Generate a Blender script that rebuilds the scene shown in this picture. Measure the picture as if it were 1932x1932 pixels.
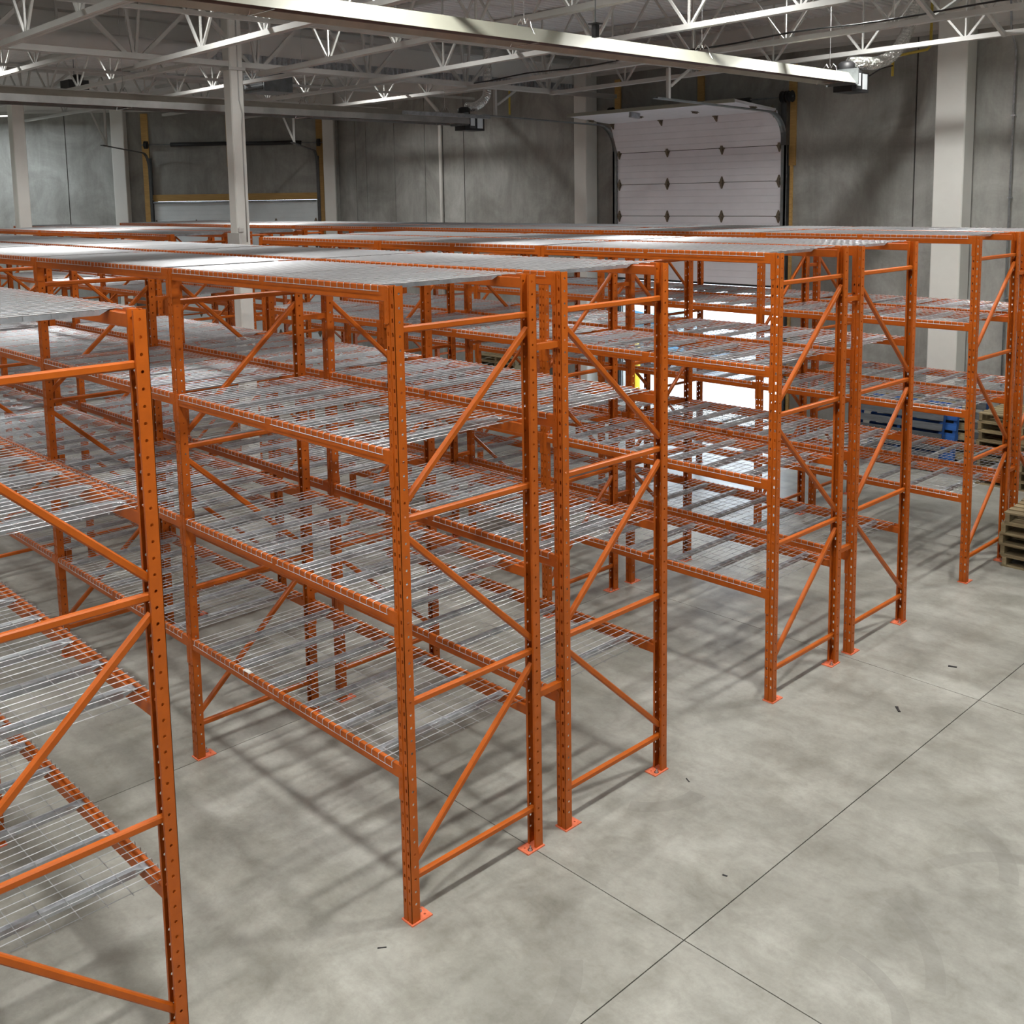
import bpy, math, random
from mathutils import Vector, Matrix
random.seed(7)
PI = math.pi
SC = bpy.context.scene
COL = SC.collection
for o in list(bpy.data.objects):
    bpy.data.objects.remove(o)

# ------------------------------------------------------------------ camera
PIT = 0.0762                                   # hole pitch of the racks, 3 inches
CAM = Vector((4.4269, -3.3854, 4.1187))
YAW, PITCH, ROLL, FPX = 0.80624, 0.127952, -0.015244, 1986.85
cam_data = bpy.data.cameras.new('camera')
cam = bpy.data.objects.new('camera', cam_data)
COL.objects.link(cam)
SC.camera = cam
_r = Vector((math.cos(YAW), math.sin(YAW), 0))
_f = Vector((-math.sin(YAW) * math.cos(PITCH), math.cos(YAW) * math.cos(PITCH), -math.sin(PITCH)))
_u = _r.cross(_f)
_c, _s = math.cos(ROLL), math.sin(ROLL)
RGT, UPV = _c * _r + _s * _u, -_s * _r + _c * _u
cam.matrix_world = Matrix(((RGT.x, UPV.x, -_f.x, CAM.x), (RGT.y, UPV.y, -_f.y, CAM.y), (RGT.z, UPV.z, -_f.z, CAM.z), (0, 0, 0, 1)))
cam_data.sensor_width = 36
cam_data.lens = FPX / 1932 * 36
cam_data.shift_y = -(966 - 629.03) / 1932
cam_data.clip_end = 300

# ------------------------------------------------------------------ world, exposure
SC.view_settings.view_transform = 'Standard'
SC.view_settings.look = 'None'
SC.view_settings.gamma = 1
SC.view_settings.use_curve_mapping = False
SC.view_settings.exposure = 0.0
W = bpy.data.worlds.new('overcast')
SC.world = W
W.use_nodes = True
bg = W.node_tree.nodes['Background']
bg.inputs[0].default_value = (0.78, 0.89, 1.0, 1)
bg.inputs[1].default_value = 8.0
SC.cycles.use_denoising = True
SC.cycles.max_bounces = 8
SC.cycles.diffuse_bounces = 4
SC.cycles.glossy_bounces = 4
SC.cycles.sample_clamp_indirect = 8.0
LAMP_W = 100.0                                 # each high-bay fixture

# ------------------------------------------------------------------ materials
MATS = {}
def new_mat(name):
    m = bpy.data.materials.new(name)
    m.use_nodes = True
    MATS[name] = m
    return m, m.node_tree.nodes, m.node_tree.links, m.node_tree.nodes['Principled BSDF']
def ramp(N, L, src, stops):
    r = N.new('ShaderNodeValToRGB')
    e = r.color_ramp.elements
    while len(e) < len(stops): e.new(0.5)
    for i, (p, c) in enumerate(stops):
        e[i].position = p
        e[i].color = (*c, 1) if len(c) == 3 else c
    L.new(src, r.inputs[0])
    return r.outputs[0]
def noise(N, L, vec, scale, detail=4, rough=0.6, dist=0.0):
    n = N.new('ShaderNodeTexNoise')
    n.inputs['Scale'].default_value = scale
    n.inputs['Detail'].default_value = detail
    n.inputs['Roughness'].default_value = rough
    n.inputs['Distortion'].default_value = dist
    if vec is not None: L.new(vec, n.inputs['Vector'])
    return n.outputs[0]
def mix(N, L, fac, a, b, mode='MIX'):
    m = N.new('ShaderNodeMix'); m.data_type = 'RGBA'; m.blend_type = mode
    for sock, v in ((m.inputs[0], fac), (m.inputs[6], a), (m.inputs[7], b)):
        if hasattr(v, 'is_linked'): L.new(v, sock)
        elif isinstance(v, (int, float)): sock.default_value = v
        else: sock.default_value = (*v, 1)
    return m.outputs[2]
def mathn(N, L, op, a, b=None, c=None):
    m = N.new('ShaderNodeMath'); m.operation = op
    for i, v in enumerate((a, b, c)):
        if v is None: continue
        if hasattr(v, 'is_linked'): L.new(v, m.inputs[i])
        else: m.inputs[i].default_value = v
    return m.outputs[0]
def bump(N, L, b, h, strength=0.2, dist=0.02):
    n = N.new('ShaderNodeBump'); n.inputs['Strength'].default_value = strength; n.inputs['Distance'].default_value = dist
    L.new(h, n.inputs['Height']); L.new(n.outputs[0], b.inputs['Normal'])
def simple(name, col, rough=0.5, metal=0.0, var=0.12, scale=6.0, emit=0.0):
    """paint-like material: base colour broken up a little by noise"""
    m, N, L, b = new_mat(name)
    co = N.new('ShaderNodeTexCoord').outputs['Object']
    n = noise(N, L, co, scale, 4, 0.6)
    lo = tuple(c * (1 - var) for c in col); hi = tuple(min(1, c * (1 + var)) for c in col)
    L.new(ramp(N, L, n, ((0.3, lo), (0.7, hi))), b.inputs['Base Color'])
    b.inputs['Roughness'].default_value = rough
    b.inputs['Metallic'].default_value = metal
    if emit:
        b.inputs['Emission Color'].default_value = (*col, 1); b.inputs['Emission Strength'].default_value = emit
    return m
simple('orange', (0.47, 0.100, 0.0075), 0.38, 0, 0.10, 9)
MATS['orange'].node_tree.nodes['Principled BSDF'].inputs['Specular IOR Level'].default_value = 0.35
simple('orange_plate', (0.78, 0.19, 0.09), 0.45, 0, 0.2, 30)
simple('zinc', (0.42, 0.445, 0.48), 0.33, 0.7, 0.25, 14)
simple('wire', (0.43, 0.44, 0.46), 0.36, 0.45, 0.08, 10)
simple('bolt', (0.72, 0.72, 0.74), 0.25, 1.0, 0.1, 40)
simple('white_steel', (0.54, 0.54, 0.525), 0.45, 0, 0.05, 3)
simple('white_column', (0.78, 0.78, 0.75), 0.5, 0, 0.04, 2)
simple('white_deck', (0.78, 0.78, 0.78), 0.5, 0, 0.05, 2)
simple('liner', (0.76, 0.755, 0.74), 0.7, 0, 0.04, 1.5)
simple('door_white', (0.83, 0.83, 0.89), 0.45, 0, 0.04, 2)
simple('door_blue_white', (0.76, 0.83, 0.87), 0.5, 0, 0.05, 2)
simple('dark_steel', (0.10, 0.105, 0.11), 0.45, 0.5, 0.2, 8)
simple('grey_steel', (0.22, 0.24, 0.25), 0.45, 0.5, 0.2, 8)
simple('black', (0.018, 0.018, 0.02), 0.5, 0, 0.2, 10)
simple('rust_hinge', (0.20, 0.17, 0.13), 0.5, 0.6, 0.3, 40)
simple('cream', (0.31, 0.31, 0.255), 0.4, 0.0, 0.06, 3)
simple('tan_metal', (0.36, 0.33, 0.28), 0.38, 0.6, 0.15, 3)
simple('aluminium', (0.42, 0.42, 0.415), 0.33, 0.8, 0.2, 3)
simple('heater_tube', (0.10, 0.06, 0.05), 0.6, 0.4, 0.2, 6)
simple('label_white', (0.75, 0.80, 0.84), 0.5, 0, 0.04, 20)
simple('yellow', (0.85, 0.60, 0.02), 0.4, 0, 0.06, 8)
simple('gas_yellow', (0.62, 0.47, 0.08), 0.45, 0, 0.1, 8)
simple('joint_dark', (0.035, 0.034, 0.032), 0.9, 0, 0.3, 12)
simple('asphalt', (0.42, 0.43, 0.44), 0.9, 0, 0.12, 1.5)
simple('car_blue', (0.10, 0.26, 0.42), 0.25, 0.3, 0.05, 3)
simple('car_glass', (0.05, 0.10, 0.13), 0.05, 0, 0.1, 3)
simple('rubber', (0.02, 0.02, 0.02), 0.8, 0, 0.2, 10)
simple('lens', (1.0, 0.98, 0.94), 0.5, 0, 0.0, 1, emit=4.0)
simple('paper', (0.8, 0.79, 0.75), 0.7, 0, 0.05, 20)

def wood_mat(name, lo, hi):
    m, N, L, b = new_mat(name)
    co = N.new('ShaderNodeTexCoord').outputs['Object']
    mp = N.new('ShaderNodeMapping'); mp.inputs['Scale'].default_value = (1.2, 16, 16)
    L.new(co, mp.inputs[0])
    n = noise(N, L, mp.outputs[0], 2.5, 6, 0.65, 0.6)
    oi = N.new('ShaderNodeObjectInfo').outputs['Random']
    c = ramp(N, L, n, ((0.25, lo), (0.75, hi)))
    v = mathn(N, L, 'MULTIPLY_ADD', oi, 0.5, 0.72)
    hs = N.new('ShaderNodeHueSaturation'); L.new(c, hs.inputs['Color']); L.new(v, hs.inputs['Value'])
    L.new(hs.outputs[0], b.inputs['Base Color'])
    b.inputs['Roughness'].default_value = 0.8
    bump(N, L, b, n, 0.3, 0.004)
wood_mat('wood_lumber', (0.42, 0.25, 0.08), (0.62, 0.40, 0.15))
wood_mat('wood_pallet', (0.17, 0.13, 0.07), (0.36, 0.29, 0.17))
wood_mat('wood_blue', (0.01, 0.06, 0.26), (0.03, 0.14, 0.45))
wood_mat('wood_slate', (0.055, 0.062, 0.070), (0.12, 0.13, 0.142))

def foil():
    m, N, L, b = new_mat('foil')
    co = N.new('ShaderNodeTexCoord').outputs['Object']
    n = noise(N, L, co, 26, 3, 0.6, 1.0)
    b.inputs['Base Color'].default_value = (0.82, 0.81, 0.79, 1)
    b.inputs['Metallic'].default_value = 1; b.inputs['Roughness'].default_value = 0.2
    bump(N, L, b, n, 0.9, 0.03)
foil()

def concrete_floor():
    m, N, L, b = new_mat('concrete_floor')
    P = N.new('ShaderNodeNewGeometry').outputs['Position']
    n1 = noise(N, L, P, 0.55, 5, 0.62, 0.7)
    n2 = noise(N, L, P, 2.4, 7, 0.70, 0.4)
    n3 = noise(N, L, P, 38, 3, 0.7)
    mp = N.new('ShaderNodeMapping'); mp.inputs['Scale'].default_value = (0.45, 2.2, 1); mp.inputs['Rotation'].default_value = (0, 0, 0.5)
    L.new(P, mp.inputs[0])
    n4 = noise(N, L, mp.outputs[0], 1.1, 5, 0.65, 0.5)
    c = ramp(N, L, n1, ((0.30, (0.25, 0.247, 0.222)), (0.52, (0.335, 0.332, 0.302)), (0.74, (0.43, 0.43, 0.40))))
    c = mix(N, L, 0.85, c, ramp(N, L, n2, ((0.30, (0.70, 0.69, 0.66)), (0.55, (1, 1, 1)), (0.8, (1.13, 1.13, 1.13)))), 'MULTIPLY')
    c = mix(N, L, 0.7, c, ramp(N, L, n4, ((0.32, (0.76, 0.75, 0.73)), (0.60, (1.08, 1.08, 1.07)))), 'MULTIPLY')
    c = mix(N, L, 0.5, c, ramp(N, L, n3, ((0.3, (0.9, 0.9, 0.9)), (0.6, (1.04, 1.04, 1.04)))), 'MULTIPLY')
    n6 = noise(N, L, P, 9, 8, 0.75, 0.3)
    c = mix(N, L, 0.8, c, ramp(N, L, n6, ((0.34, (0.84, 0.835, 0.82)), (0.52, (1, 1, 1)), (0.68, (1.08, 1.08, 1.08)))), 'MULTIPLY')
    # rubber marks left by turning wheels: arcs (centre, radius, half width, centre angle, half span)
    sx = N.new('ShaderNodeSeparateXYZ'); L.new(P, sx.inputs[0])
    for (cx, cy, R, w, a0, da) in ((1.85, 1.05, 0.50, 0.045, 0.9, 0.75), (1.6, 2.6, 0.66, 0.055, 0.75, 0.5), (1.45, 1.30, 0.92, 0.05, 0.75, 0.42),
                                   (2.6, 2.35, 0.80, 0.05, 2.3, 0.5), (-0.1, 2.2, 0.45, 0.06, -0.5, 0.6), (0.2, -0.2, 0.9, 0.06, 0.4, 0.4)):
        dx = mathn(N, L, 'SUBTRACT', sx.outputs[0], cx); dy = mathn(N, L, 'SUBTRACT', sx.outputs[1], cy)
        d = mathn(N, L, 'SQRT', mathn(N, L, 'ADD', mathn(N, L, 'MULTIPLY', dx, dx), mathn(N, L, 'MULTIPLY', dy, dy)))
        t = mathn(N, L, 'ABSOLUTE', mathn(N, L, 'SUBTRACT', d, R))
        a = mathn(N, L, 'ABSOLUTE', mathn(N, L, 'SUBTRACT', mathn(N, L, 'ARCTAN2', dy, dx), a0))
        k = mathn(N, L, 'MULTIPLY', mathn(N, L, 'LESS_THAN', t, w), mathn(N, L, 'LESS_THAN', a, da))
        k = mathn(N, L, 'MULTIPLY', k, mathn(N, L, 'MULTIPLY', n2, 0.55))
        c = mix(N, L, k, c, (0.16, 0.155, 0.14))
    # scuffs
    n5 = noise(N, L, P, 5.5, 8, 0.8, 1.2)
    k = ramp(N, L, n5, ((0.665, (0, 0, 0)), (0.71, (0.45, 0.45, 0.45))))
    c = mix(N, L, k, c, (0.17, 0.165, 0.15))
    L.new(c, b.inputs['Base Color'])
    L.new(ramp(N, L, n2, ((0.3, (0.36, 0.36, 0.36)), (0.7, (0.50, 0.50, 0.50)))), b.inputs['Roughness'])
    b.inputs['Specular IOR Level'].default_value = 0.45
    bump(N, L, b, n2, 0.06, 0.01)
concrete_floor()

def concrete_wall():
    m, N, L, b = new_mat('concrete_wall')
    P = N.new('ShaderNodeNewGeometry').outputs['Position']
    oi = N.new('ShaderNodeObjectInfo').outputs['Random']
    n1 = noise(N, L, P, 0.8, 6, 0.66, 0.8)
    mp = N.new('ShaderNodeMapping'); mp.inputs['Scale'].default_value = (2.2, 2.2, 0.45)
    L.new(P, mp.inputs[0])
    n2 = noise(N, L, mp.outputs[0], 1.6, 6, 0.7, 0.4)
    n3 = noise(N, L, P, 22, 3, 0.7)
    c = ramp(N, L, n1, ((0.30, (0.235, 0.235, 0.222)), (0.52, (0.335, 0.337, 0.32)), (0.72, (0.45, 0.462, 0.445))))
    c = mix(N, L, 0.75, c, ramp(N, L, n2, ((0.28, (0.72, 0.72, 0.70)), (0.6, (1.06, 1.06, 1.06)))), 'MULTIPLY')
    c = mix(N, L, 0.4, c, ramp(N, L, n3, ((0.3, (0.88, 0.88, 0.88)), (0.65, (1.05, 1.05, 1.05)))), 'MULTIPLY')
    v = mathn(N, L, 'MULTIPLY_ADD', oi, 0.22, 0.88)
    hs = N.new('ShaderNodeHueSaturation'); L.new(c, hs.inputs['Color']); L.new(v, hs.inputs['Value'])
    L.new(hs.outputs[0], b.inputs['Base Color'])
    b.inputs['Roughness'].default_value = 0.75
    bump(N, L, b, n1, 0.1, 0.02)
concrete_wall()

# ------------------------------------------------------------------ mesh helpers
class MB:
    def __init__(s): s.v = []; s.f = []
    def add(s, vs, fs):
        n = len(s.v); s.v += [tuple(v) for v in vs]; s.f += [tuple(i + n for i in f) for f in fs]; return s
    def box(s, x0, x1, y0, y1, z0, z1):
        return s.add([(x0, y0, z0), (x1, y0, z0), (x1, y1, z0), (x0, y1, z0), (x0, y0, z1), (x1, y0, z1), (x1, y1, z1), (x0, y1, z1)],
                     [(0, 3, 2, 1), (4, 5, 6, 7), (0, 1, 5, 4), (1, 2, 6, 5), (2, 3, 7, 6), (3, 0, 4, 7)])
    def bar(s, a, b, w, h, up=(0, 0, 1)):
        """box beam from a to b, width w (sideways) and height h (along up)"""
        a, b = Vector(a), Vector(b); d = (b - a).normalized(); u = Vector(up)
        if abs(d.dot(u)) > 0.98: u = Vector((1, 0, 0))
        r = d.cross(u).normalized(); u = r.cross(d)
        q = [r * (i * w / 2) + u * (j * h / 2) for i, j in ((-1, -1), (1, -1), (1, 1), (-1, 1))]
        return s.add([a + k for k in q] + [b + k for k in q], [(0, 1, 2, 3)[::-1], (4, 5, 6, 7), (0, 1, 5, 4), (1, 2, 6, 5), (2, 3, 7, 6), (3, 0, 4, 7)])
    def prism(s, prof, axis, a, b):
        """closed 2-D profile extruded along x, y or z from a to b; profile coordinates are the two other axes in order"""
        n = len(prof)
        def mk(t): return [((t, p, q) if axis == 'x' else (p, t, q) if axis == 'y' else (p, q, t)) for p, q in prof]
        fs = [tuple(range(n))[::-1], tuple(range(n, 2 * n))] + [(i, (i + 1) % n, n + (i + 1) % n, n + i) for i in range(n)]
        return s.add(mk(a) + mk(b), fs)
    def tube(s, path, r, n=6, cap=True):
        path = [Vector(p) for p in path]; rings = []; prev = None
        for i, p in enumerate(path):
            d = (path[min(i + 1, len(path) - 1)] - path[max(i - 1, 0)]).normalized()
            if prev is None:
                u = Vector((0, 0, 1)) if abs(d.z) < 0.9 else Vector((1, 0, 0))
                x = d.cross(u).normalized()
            else:
                x = (prev - d * prev.dot(d)).normalized()
            prev = x; y = d.cross(x)
            rr = r[i] if isinstance(r, (list, tuple)) else r
            rings.append([p + (x * math.cos(2 * PI * k / n) + y * math.sin(2 * PI * k / n)) * rr for k in range(n)])
        vs = [v for g in rings for v in g]; fs = []
        for i in range(len(path) - 1):
            for k in range(n):
                a, b = i * n + k, i * n + (k + 1) % n
                fs.append((a, b, b + n, a + n))
        if cap: fs += [tuple(range(n))[::-1], tuple(range((len(path) - 1) * n, len(path) * n))]
        return s.add(vs, fs)
    def lathe(s, prof, c=(0, 0, 0), n=16):
        vs = []; fs = []
        for r, z in prof: vs += [(c[0] + r * math.cos(2 * PI * k / n), c[1] + r * math.sin(2 * PI * k / n), c[2] + z) for k in range(n)]
        for i in range(len(prof) - 1):
            for k in range(n):
                a, b = i * n + k, i * n + (k + 1) % n
                fs.append((a, b, b + n, a + n))
        fs += [tuple(range(n))[::-1], tuple(range((len(prof) - 1) * n, len(prof) * n))]
        return s.add(vs, fs)
    def perf(s, O, U, V, T, u0, u1, v0, v1, holes, th):
        """perforated sheet: rectangle in O + u*U + v*V, thickness th along T, holes = rows of (vc, [(uc, hw, hh, round)])"""
        O, U, V, T = map(Vector, (O, U, V, T))
        P = lambda u, v, t: O + U * u + V * v + T * t
        def quad(a, b, c, d):
            for t in (0, th): s.add([P(*a, t), P(*b, t), P(*c, t), P(*d, t)], [(0, 1, 2, 3) if t == 0 else (3, 2, 1, 0)])
        vs = sorted(h[0] for h in holes); cut = [v0] + [(a + b) / 2 for a, b in zip(vs, vs[1:])] + [v1]
        for (vc, hs), va, vb in zip(sorted(holes), cut, cut[1:]):
            us = [h[0] for h in hs]; ucut = [u0] + [(a + b) / 2 for a, b in zip(us, us[1:])] + [u1]
            for (uc, hw, hh, rnd), ua, ub in zip(hs, ucut, ucut[1:]):
                k = 0.42 if rnd else 0.8
                inn = [(uc + hw, vc + hh * k), (uc + hw * k, vc + hh), (uc - hw * k, vc + hh), (uc - hw, vc + hh * k),
                       (uc - hw, vc - hh * k), (uc - hw * k, vc - hh), (uc + hw * k, vc - hh), (uc + hw, vc - hh * k)]
                out = [(ub, vc + hh * k), (ub, vb), (ua, vb), (ua, vc + hh * k), (ua, vc - hh * k), (ua, va), (ub, va), (ub, vc - hh * k)]
                for i in range(8):
                    j = (i + 1) % 8
                    quad(inn[i], out[i], out[j], inn[j])
                    s.add([P(*inn[i], 0), P(*inn[j], 0), P(*inn[j], th), P(*inn[i], th)], [(0, 1, 2, 3)])
        a, b, c, d = (u0, v0), (u1, v0), (u1, v1), (u0, v1)
        for p, q in ((a, b), (b, c), (c, d), (d, a)): s.add([P(*p, 0), P(*q, 0), P(*q, th), P(*p, th)], [(0, 1, 2, 3)])
        return s
    def mesh(s, name, mat, smooth=False):
        me = bpy.data.meshes.new(name); me.from_pydata(s.v, [], s.f); me.materials.append(MATS[mat])
        if smooth: me.polygons.foreach_set('use_smooth', [True] * len(me.polygons))
        me.update(); return me
    def build(s, name, mat, parent=None, loc=(0, 0, 0), smooth=False):
        return put(name, s.mesh(name, mat, smooth), parent, loc)
def put(name, me, parent=None, loc=(0, 0, 0), rz=0.0, kind=None):
    o = bpy.data.objects.new(name, me); COL.objects.link(o)
    o.location = loc
    if rz: o.rotation_euler = (0, 0, rz)
    if parent is not None: o.parent = parent
    if kind: o['kind'] = kind
    return o
def empty(name, loc=(0, 0, 0), rz=0.0, parent=None, rot=None):
    o = put(name, None, parent, loc, rz); o.empty_display_size = 0.1
    if rot: o.rotation_euler = rot
    return o
def tag(o, label, cat, group=None):
    o['label'] = label; o['category'] = cat
    if group: o['group'] = group
    return o
def struct(o, label=None, group=None):
    o['kind'] = 'structure'
    if label: o['label'] = label
    if group: o['group'] = group
    return o

# ------------------------------------------------------------------ floor and shell
XC, YW = -19.06, 12.90                          # corner of the two back walls, plane of the back wall
XR, YB, XL = 10.0, -9.5, -30.0                  # right wall, wall behind the camera, far left wall
ZW, ZD = 6.52, 7.00                             # top of the concrete, underside of roof deck
RT = Vector((math.cos(YAW), math.sin(YAW), 0)); FH = Vector((-math.sin(YAW), math.cos(YAW), 0))
def LW(x, y, z=0.0):
    p = Vector((XC, YW, 0)) + RT * x + FH * y
    return Vector((p.x, p.y, z))

floor = struct(MB().box(XL - 0.3, XR + 0.3, YB - 0.3, YW + 0.25, -0.3, -0.02).build('floor', 'joint_dark'), 'grey concrete warehouse floor cut into large slabs')
gx = [x for x in [1.165 + 3.71 * k for k in range(-9, 4)] if XL < x < XR]; gx = [XL] + gx + [XR]
gy = [1.0 + 3.955 * k for k in range(-2, 3)]; gy = [YB] + gy + [YW + 0.25]
G = 0.0035
for i in range(len(gx) - 1):
    for j in range(len(gy) - 1):
        MB().box(gx[i] + G, gx[i + 1] - G, gy[j] + G, gy[j + 1] - G, -0.02, 0.0).build('floor_slab', 'concrete_floor', floor)

def panels(name, label, cuts, z1, parent_loc, rz, th=0.25, hole=None):
    """tilt-up concrete wall: panels between the cuts, joints left open by 14 mm over a dark backing"""
    w = struct(empty(name, parent_loc, rz), label)
    for a, b in zip(cuts, cuts[1:]):
        m = MB(); g = 0.011
        if hole and a < hole[0] and b > hole[1]:
            m.box(a + g, hole[0], 0, th, 0, z1); m.box(hole[1], b - g, 0, th, 0, z1); m.box(hole[0], hole[1], 0, th, hole[2], z1)
        else: m.box(a + g, b - g, 0, th, 0, z1)
        m.build('wall_panel', 'concrete_wall', w)
    m = MB()
    for c in cuts[1:-1]: m.box(c - 0.012, c + 0.012, 0.02, th - 0.02, 0, z1)
    if m.v: o = m.build('joint_sealant', 'joint_dark', w)
    return w
DX0, DX1, DZ = -9.30, -5.68, 4.30               # open dock door
wall_back = panels('wall_back', 'mottled concrete tilt-up wall with the open overhead door', [XC, -18.31, -17.85, -16.67, -15.48, -14.06, -10.08, -3.30, -2.45, 3.0, XR], ZD + 0.3, (0, YW, 0), 0, hole=(DX0, DX1, DZ))
LX0, LX1, LZ = -4.93, -0.62, 4.16               # closed dock door in the slanted wall, local x
wall_left = panels('wall_left', 'stained concrete wall with the closed overhead door', [-16.0, -11.6, -7.2, -5.66, 0.0], ZD + 0.3, (XC, YW, 0), YAW, hole=(LX0, LX1, LZ))
struct(MB().box(XC - 0.35, XC + 0.05, YW + 0.01, YW + 0.45, 0, ZD + 0.3).build('corner_filler', 'concrete_wall'), 'unseen filler added to block daylight at the back wall corner')  # unseen block added behind the corner gap to stop outside light leaking in
wall_side = struct(MB().box(XL - 0.25, XL, YB, 2.0, 0, ZD + 0.3).build('wall_far', 'concrete_wall'), 'plain concrete wall beyond the left edge of the photo')
wall_cam = struct(MB().box(XL - 0.25, XR + 0.25, YB - 0.25, YB, 0, ZD + 0.3).build('wall_front', 'concrete_wall'), 'plain concrete wall behind the camera')
wall_right = struct(MB().box(XR, XR + 0.25, YB, YW + 0.25, 0, ZD + 0.3).build('wall_right', 'concrete_wall'), 'plain concrete wall right of the photo')

# white liner band above the concrete
t1 = struct(MB().box(XC, XR, YW - 0.16, YW - 0.002, ZW, ZD + 0.02).build('trim_1', 'liner'), 'white liner band above the back wall')
MB().box(XC, XR, YW - 0.20, YW - 0.16, ZW - 0.03, ZW + 0.03).build('bottom_angle', 'white_steel', t1)
t2 = struct(empty('trim_2', (XC, YW, 0), YAW), 'white liner band above the stained left wall')
MB().box(-16, 0, -0.16, -0.002, ZW, ZD + 0.02).build('liner_band', 'liner', t2)
MB().box(-16, 0, -0.20, -0.16, ZW - 0.03, ZW + 0.03).build('bottom_angle', 'white_steel', t2)

# corrugated roof deck, flutes along y
m = MB(); x = XL - 0.3; prof = []
while x < XR + 0.3:
    prof += [(x, ZD), (x + 0.075, ZD), (x + 0.095, ZD + 0.05), (x + 0.13, ZD + 0.05)]; x += 0.15
vs = [(px, YB - 0.3, pz) for px, pz in prof] + [(px, YW + 0.3, pz) for px, pz in prof]; n = len(prof)
m.add(vs, [(i, i + 1, n + i + 1, n + i) for i in range(n - 1)])
ceiling = struct(m.build('ceiling', 'white_deck'), 'white corrugated steel roof deck')
MB().box(XL - 0.4, XR + 0.4, YB - 0.4, YW + 0.4, ZD + 0.06, ZD + 0.25).build('roof_insulation', 'liner', ceiling)

# ------------------------------------------------------------------ columns
def wide_column(x, label, w=0.36, d=0.30):
    c = struct(empty('steel_column', (x, YW - 0.02, 0)), label)
    MB().box(-w / 2, w / 2, -d, -d + 0.018, 0, ZD).build('flange', 'white_column', c)
    MB().box(-w / 2, w / 2, -0.018, 0, 0, ZD).build('flange', 'white_column', c)
    MB().box(-0.008, 0.008, -d + 0.018, -0.018, 0, ZD).build('web', 'white_column', c)
    return c
def box_column(x, y, w, d, z1, label, rz=0.0, sub=True):
    c = struct(empty('steel_column', (x, y, 0), rz), label)
    b = 0.015; W_, D_ = w / 2, d / 2
    MB().prism([(-W_ + b, -D_), (W_ - b, -D_), (W_, -D_ + b), (W_, D_ - b), (W_ - b, D_), (-W_ + b, D_), (-W_, D_ - b), (-W_, -D_ + b)], 'z', 0, z1).build('shaft', 'white_column', c)
    return c
box_column(-2.60, YW - 0.19, 0.46, 0.34, ZD, 'white steel column on the back wall right of the open door')
box_column(-10.12, YW - 0.19, 0.34, 0.34, ZD, 'white steel column on the back wall left of the open door')
p = LW(-0.22, -0.16); box_column(p.x, p.y, 0.30, 0.26, ZD, 'slim white column in the corner beside the closed door', YAW)
p = LW(-5.72, -0.16); box_column(p.x, p.y, 0.34, 0.26, ZD, 'white column on the stained wall left of the closed door', YAW)
p = LW(-12.5, -0.16); box_column(p.x, p.y, 0.34, 0.26, ZD, 'white column on the stained wall beyond the left edge', YAW)
c1 = box_column(-9.27, 4.36, 0.205, 0.205, ZD, 'tall white square column rising from the gap between racks')
m = MB(); m.tube([(0.105, 0.045, 3.55), (0.105, 0.045, 5.2), (0.112, 0.06, 5.35), (0.105, 0.02, 5.55), (0.105, 0.02, 6.95)], 0.011, 6); m.build('conduit', 'white_steel', c1, smooth=True)
MB().box(-0.115, 0.215, -0.145, -0.105, 3.50, 3.68).build('junction_box', 'white_steel', c1)
m = MB(); m.lathe([(0.03, 0), (0.045, 0.02), (0.045, 0.07), (0.02, 0.09)], (0.19, -0.10, 3.68), 10); m.build('spot_lamp', 'white_steel', c1)
MB().box(-0.13, 0.13, -0.13, 0.13, 5.96, 6.0).build('cap_plate', 'white_steel', c1)
box_column(-18.35, 4.52, 0.25, 0.25, 6.15, 'white square column at left edge, top cut by the heater').name = 'steel_column'

# ------------------------------------------------------------------ roof steel
def zb(x): return 5.93 + 0.013 * (x + 9.2)      # bottom chord, roof falls a little to the left
JY = [-3.06, -1.08, 0.90, 2.93, 4.74, 6.72, 8.76, 10.77]
def joist(y, x0, x1, z0f, ztop, nodes, label, half):
    j = struct(empty('roof_joist', (0, y, 0)), label, 'roof joists')
    z0, z1 = z0f(x0), z0f(x1)
    for s in (-1, 1):
        MB().bar((x0, s * 0.026, z0), (x1, s * 0.026, z1), 0.044, 0.062).build('bottom_chord', 'white_steel', j)
        MB().bar((x0 - 0.3, s * 0.026, ztop), (x1, s * 0.026, ztop), 0.044, 0.062).build('top_chord', 'white_steel', j)
    for xn in nodes:
        zn = z0f(xn)
        for dx, w in ((-half, 0.028), (0, 0.022), (half, 0.028)):
            MB().bar((xn + dx * 0.04, 0, zn + 0.02), (xn + dx, 0, ztop - 0.02), w, w, (0, 1, 0)).build('web_member', 'white_steel', j)
    return j
NX = [-7.45 + 1.45 * k for k in range(12)]
ordn = ['first', 'second', 'third', 'fourth', 'fifth', 'sixth', 'seventh', 'eighth']
for i, y in enumerate(JY):
    joist(y, -9.2, XR - 0.1, lambda x: zb(x) + 0.012 * (y - 4.7), ZD - 0.035, NX[:11],
          'white open-web roof joist in the near bay, %s from the back wall' % ordn[len(JY) - 1 - i], 0.72)
for i, y in enumerate(JY[1:]):
    joist(y, -28.0 if y < 4 else (-24 if y < 7 else -20.5), -10.5, lambda x: 6.27, ZD - 0.035, [-11.3 - 1.45 * k for k in range(11 if y < 4 else (8 if y < 7 else 6))],
          'white open-web roof joist in the far bay, %s from the back wall' % ordn[len(JY) - 2 - i], 0.72)
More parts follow.
